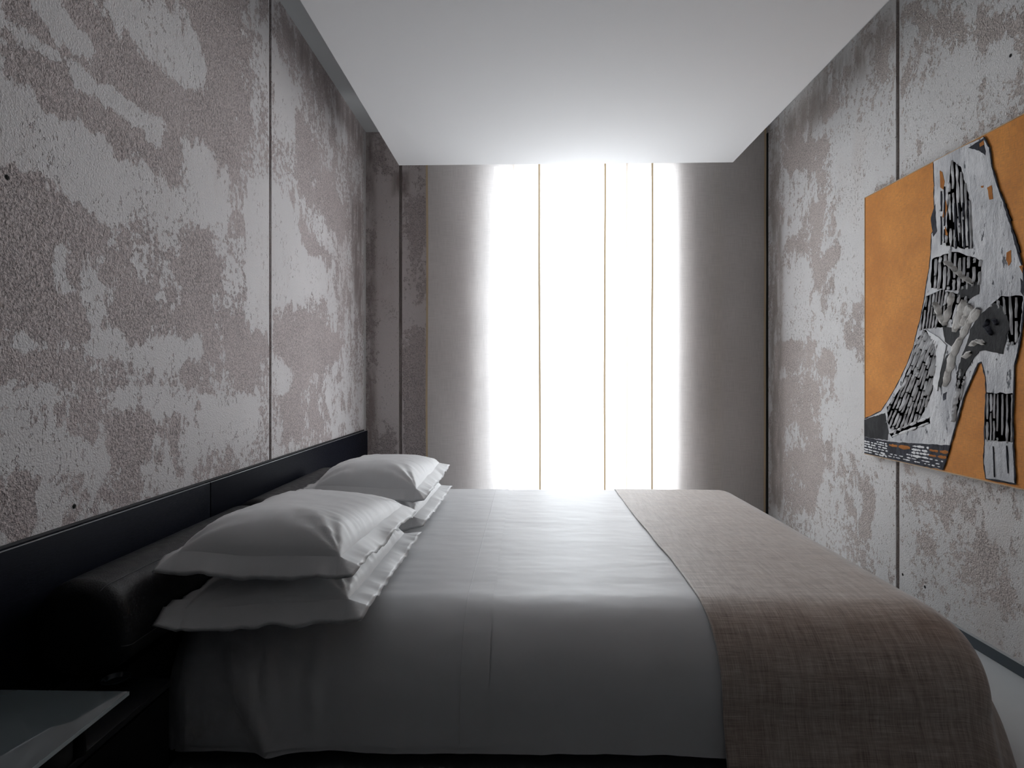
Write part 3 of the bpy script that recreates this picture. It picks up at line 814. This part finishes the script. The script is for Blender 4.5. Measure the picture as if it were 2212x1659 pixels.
def combed(pts, dirn, spacing, width, h, mi=2, base_mi=3, broken=.5, base=.0042, fan=None, seglen=(.06, .16), under=True):
    """A patch of dark paint dragged with a comb: light ridges along dirn (pixels), clipped to the patch."""
    q = [C(*p) for p in pts]
    if under: slab(pts, .0, base, base_mi, rag=.006)
    a = C(*dirn[0]); b = C(*dirn[1]); d = Vector((b[0] - a[0], b[1] - a[1])).normalized()
    nrm = Vector((-d.y, d.x))
    cy = sum(p[0] for p in q) / len(q); cz = sum(p[1] for p in q) / len(q)
    rad = max(math.hypot(p[0] - cy, p[1] - cz) for p in q)
    k = -rad
    while k < rad:
        dd = d.copy()
        if fan: ang = fan * k / rad; dd = Vector((d.x * math.cos(ang) - d.y * math.sin(ang), d.x * math.sin(ang) + d.y * math.cos(ang)))
        s = -rad
        while s < rad:
            L = random.uniform(*seglen)
            y, z = cy + nrm.x * k + dd.x * s, cz + nrm.y * k + dd.y * s
            st = None; steps = max(2, int(L / .006)); run = 0
            for m in range(steps + 1):
                yy, zz = y + dd.x * L * m / steps, z + dd.y * L * m / steps
                inside = pip((yy, zz), q)
                if inside and st is None: st = (yy, zz, m)
                if st and (not inside or m == steps):
                    Lr = L * (m - st[2]) / steps
                    if Lr > .008: ridge(st[0], st[1], dd.x, dd.y, Lr, width * random.uniform(.7, 1.25), h, mi, base - .0004)
                    st = None
            s += L * (1 + random.uniform(-.05, .35) * broken)
        k += spacing * random.uniform(.8, 1.2)
boot = [(2018, 345), (2020, 400), (2019, 425), (2023, 490), (2014, 505), (2013, 540), (2009, 580), (2003, 615), (1998, 650), (1990, 690), (1983, 715), (1975, 750), (1962, 785), (1948, 815), (1935, 840), (1920, 865), (1905, 888), (1880, 900), (1868, 905),
        (1868, 981), (1900, 989), (2000, 1008), (2038, 1015), (2048, 985), (2055, 960), (2065, 925), (2075, 890), (2085, 855), (2100, 820), (2115, 785), (2123, 782), (2131, 815), (2133, 850), (2130, 900), (2129, 960), (2127, 1000), (2132, 1034), (2195, 1045),
        (2193, 1000), (2191, 960), (2190, 900), (2194, 790), (2200, 765), (2208, 720), (2217, 640), (2212, 580), (2200, 540), (2190, 500), (2172, 440), (2160, 410), (2145, 360), (2140, 320), (2127, 296), (2070, 322)]
slab(boot, 0, .0042, 0, rag=.0025)                       # grey-white body
bq = [C(*p) for p in boot]
for (ya, za), (yb, zb) in zip(bq, bq[1:] + bq[:1]):          # dark line round the boot
    if min(ya, yb) > ymax - .006 or max(za, zb) < zmin + .008 or min(za, zb) > zmax - .02: continue
    Le = math.hypot(yb - ya, zb - za); ridge(ya, za, (yb - ya) / Le, (zb - za) / Le, Le * 1.04, .0042, .002, 3, .0038)
combed([(2050, 410), (2058, 345), (2078, 360), (2100, 440), (2104, 536), (2080, 536), (2046, 530)], ((2075, 380), (2080, 530)), .020, .0075, .006, base_mi=0, broken=1)
combed([(2058, 440), (2102, 430), (2104, 536), (2062, 536)], ((2080, 400), (2083, 530)), .021, .0055, .004, 3, broken=.4, base=.0052, under=False)
combed([(2028, 420), (2044, 400), (2048, 520), (2030, 530)], ((2036, 400), (2036, 530)), .022, .005, .004, 3, broken=1, base=.0052, under=False)
combed([(2015, 560), (2060, 542), (2124, 562), (2119, 612), (2075, 628), (2012, 622)], ((2070, 550), (2066, 625)), .026, .0085, .008)
slab([(2093, 612), (2119, 608), (2117, 636), (2098, 645), (2070, 640), (2078, 622)], 0, .0056, 1, rag=.004)
combed([(2003, 640), (2045, 622), (2042, 705), (1988, 712), (1997, 665)], ((2028, 620), (2016, 710)), .021, .006, .006)
combed([(2045, 630), (2100, 640), (2070, 690), (2040, 690)], ((2060, 630), (2045, 690)), .034, .009, .008, base_mi=1)
combed([(1982, 735), (2000, 712), (2030, 742), (2026, 790), (2018, 842), (1990, 905), (1930, 938), (1920, 915), (1918, 880), (1948, 838)], ((2012, 730), (1948, 900)), .019, .0068, .008, fan=.35, seglen=(.03, .10))
combed([(1922, 935), (2010, 900), (2012, 915), (1985, 925), (1930, 945)], ((1925, 940), (2010, 908)), .018, .006, .005, seglen=(.03, .08))
slab([(2004, 712), (2030, 728), (2048, 745), (2045, 760), (2036, 800), (2028, 845), (2018, 830), (2026, 780), (2024, 750)], 0, .0075, 2, rag=.003)
slab([(2039, 705), (2082, 712), (2070, 752), (2058, 748), (2045, 738)], 0, .0060, 1, rag=.004)
slab([(2047, 768), (2068, 750), (2055, 795), (2034, 838), (2024, 830)], 0, .0060, 1, rag=.004)
slab([(2125, 675), (2150, 655), (2169, 662), (2184, 699), (2170, 764), (2145, 760), (2120, 757), (2104, 778), (2077, 822), (2069, 806), (2091, 742), (2104, 700)], 0, .0062, 1, rag=.006)
combed([(2140, 660), (2165, 640), (2212, 640), (2206, 720), (2196, 745), (2180, 745), (2184, 700), (2170, 668)], ((2172, 640), (2180, 745)), .024, .0065, .007, fan=-.3)
combed([(2070, 800), (2090, 790), (2085, 835), (2068, 900), (2062, 900)], ((2085, 790), (2066, 890)), .03, .006, .008, base_mi=1, seglen=(.02, .06))
combed([(2131, 848), (2190, 850), (2189, 955), (2130, 950)], ((2160, 850), (2159, 955)), .017, .0050, .005, seglen=(.08, .2))
combed([(2133, 962), (2188, 962), (2190, 1035), (2134, 1028)], ((2160, 960), (2163, 1030)), .05, .004, .003, 3, base=.0052, under=False, broken=2)
slab([(1868, 907), (1914, 892), (1922, 935), (1920, 952), (1868, 944)], 0, .0052, 1, rag=.005)
slab([(1868, 944), (1920, 954), (2056, 962), (2038, 1014), (1990, 1007), (1868, 981)], 0, .0048, 3, rag=.003)
combed([(1868, 950), (1918, 956), (1918, 988), (1868, 978)], ((1870, 955), (1918, 966)), .013, .004, .002, under=False, base=.005, seglen=(.008, .04), broken=2.5)
combed([(1970, 962), (2008, 964), (2008, 992), (1970, 985)], ((1970, 970), (2008, 975)), .013, .0055, .002, under=False, base=.005, seglen=(.015, .05), broken=1)
combed([(1923, 958), (1968, 962), (1966, 975), (1923, 972)], ((1925, 962), (1965, 968)), .022, .008, .002, 4, under=False, base=.005, seglen=(.06, .10))
combed([(2010, 966), (2052, 966), (2046, 990), (2008, 985)], ((2010, 970), (2050, 975)), .02, .007, .002, 4, under=False, base=.005, seglen=(.04, .08))
combed([(1920, 976), (2040, 990), (2036, 1010), (1900, 985)], ((1925, 980), (2036, 1003)), .012, .003, .002, under=False, base=.005, seglen=(.006, .035), broken=3.5)
for p in ([(2033, 368), (2038, 372), (2043, 392), (2040, 410), (2034, 404)], [(2046, 432), (2049, 450), (2043, 472), (2038, 468)], [(2044, 490), (2050, 505), (2046, 525), (2041, 515)],
          [(2118, 310), (2127, 303), (2129, 312), (2119, 318)], [(2135, 405), (2145, 400), (2148, 430), (2140, 432)], [(2121, 402), (2127, 400), (2127, 405), (2122, 406)],
          [(2178, 545), (2187, 540), (2187, 565), (2182, 575), (2177, 560)], [(2205, 575), (2213, 572), (2212, 590)]):
    slab(p, 0, .0050, 4, rag=.002)
for p in ([(2094, 319), (2127, 298), (2132, 335), (2118, 326)], [(2170, 438), (2174, 440), (2186, 475), (2181, 478)], [(2186, 492), (2192, 498), (2206, 545), (2199, 540)], [(2207, 600), (2214, 610), (2214, 640), (2208, 630)],
          [(2013, 470), (2022, 440), (2026, 500), (2018, 512)], [(2040, 850), (2048, 846), (2046, 862), (2040, 866)], [(2060, 880), (2068, 850), (2072, 860), (2064, 905)]):
    slab(p, 0, .0048, 3, rag=.004)
def stroke(pts, w, h, mi=5):
    q = [C(*p) for p in pts]
    for (a, b), (c, d) in zip(q, q[1:]):
        L = math.hypot(c - a, d - b)
        for k in range(2): ridge(a + random.uniform(-.3, .3) * w, b + random.uniform(-.3, .3) * w, (c - a) / L, (d - b) / L, L * 1.12, w, h, mi, .006)
stroke([(2047, 566), (2070, 585), (2085, 598), (2104, 610)], .010, .018)
stroke([(2025, 655), (2033, 680), (2046, 700)], .016, .014)
stroke([(2060, 632), (2056, 660), (2048, 690)], .018, .012)
stroke([(2086, 645), (2076, 675), (2067, 712)], .024, .012)
stroke([(2118, 668), (2095, 695), (2080, 730), (2062, 765), (2052, 800), (2045, 830)], .018, .010)
stroke([(2100, 660), (2092, 680), (2080, 700)], .020, .012)
stroke([(2140, 692), (2133, 705), (2145, 722)], .012, .012, 3)
stroke([(2100, 745), (2115, 738), (2130, 742)], .010, .012, 5)
stroke([(2085, 770), (2100, 762)], .012, .012, 5)
stroke([(2075, 838), (2066, 870), (2062, 905)], .012, .010, 2)
stroke([(2150, 690), (2158, 700)], .010, .012, 3)
for f in bm.faces: pass
me = bpy.data.meshes.new('painted_boot'); bmesh.ops.recalc_face_normals(bm, faces=bm.faces); bm.to_mesh(me); bm.free()
link('painted_boot', me, mats, pt_, False)

# ------------------------------------------------------------------ daylight: bright overcast sky outside the window
w = bpy.data.worlds.new('overcast'); sc.world = w; w.use_nodes = True
bg = w.node_tree.nodes['Background']; bg.inputs['Color'].default_value = (.91, .945, 1.0, 1); bg.inputs['Strength'].default_value = 11.2
L = bpy.data.lights.new('window_portal', 'AREA'); L.shape = 'RECTANGLE'; L.size = wx1 - wx0; L.size_y = wz1 - wz0; L.cycles.is_portal = True
lo = bpy.data.objects.new('window_portal', L); COL.objects.link(lo)
lo.location = ((wx0 + wx1) / 2, Y_B + .27, (wz0 + wz1) / 2); lo.rotation_euler = (R(90), 0, R(180))
lo.rotation_euler = (R(-90), 0, 0)

# ------------------------------------------------------------------ camera and view
cam = bpy.data.cameras.new('camera'); cam.sensor_width = 36; cam.lens = F / 2212 * 36
cam.shift_y = -(829.5 - 815) / 2212; cam.clip_start = .02
co = bpy.data.objects.new('camera', cam); COL.objects.link(co); co.location = EYE; co.rotation_euler = (R(90), 0, TH)
sc.camera = co
vs = sc.view_settings; sc.display_settings.display_device = 'sRGB'
vs.view_transform = 'Standard'; vs.look = 'None'; vs.gamma = 1; vs.use_curve_mapping = False; vs.exposure = 0.0
sc.cycles.use_denoising = True
sc.cycles.max_bounces = 6; sc.cycles.diffuse_bounces = 3; sc.cycles.glossy_bounces = 2; sc.cycles.adaptive_threshold = .02; sc.cycles.adaptive_min_samples = 24; sc.cycles.transparent_max_bounces = 12
sc.cycles.sample_clamp_indirect = 10
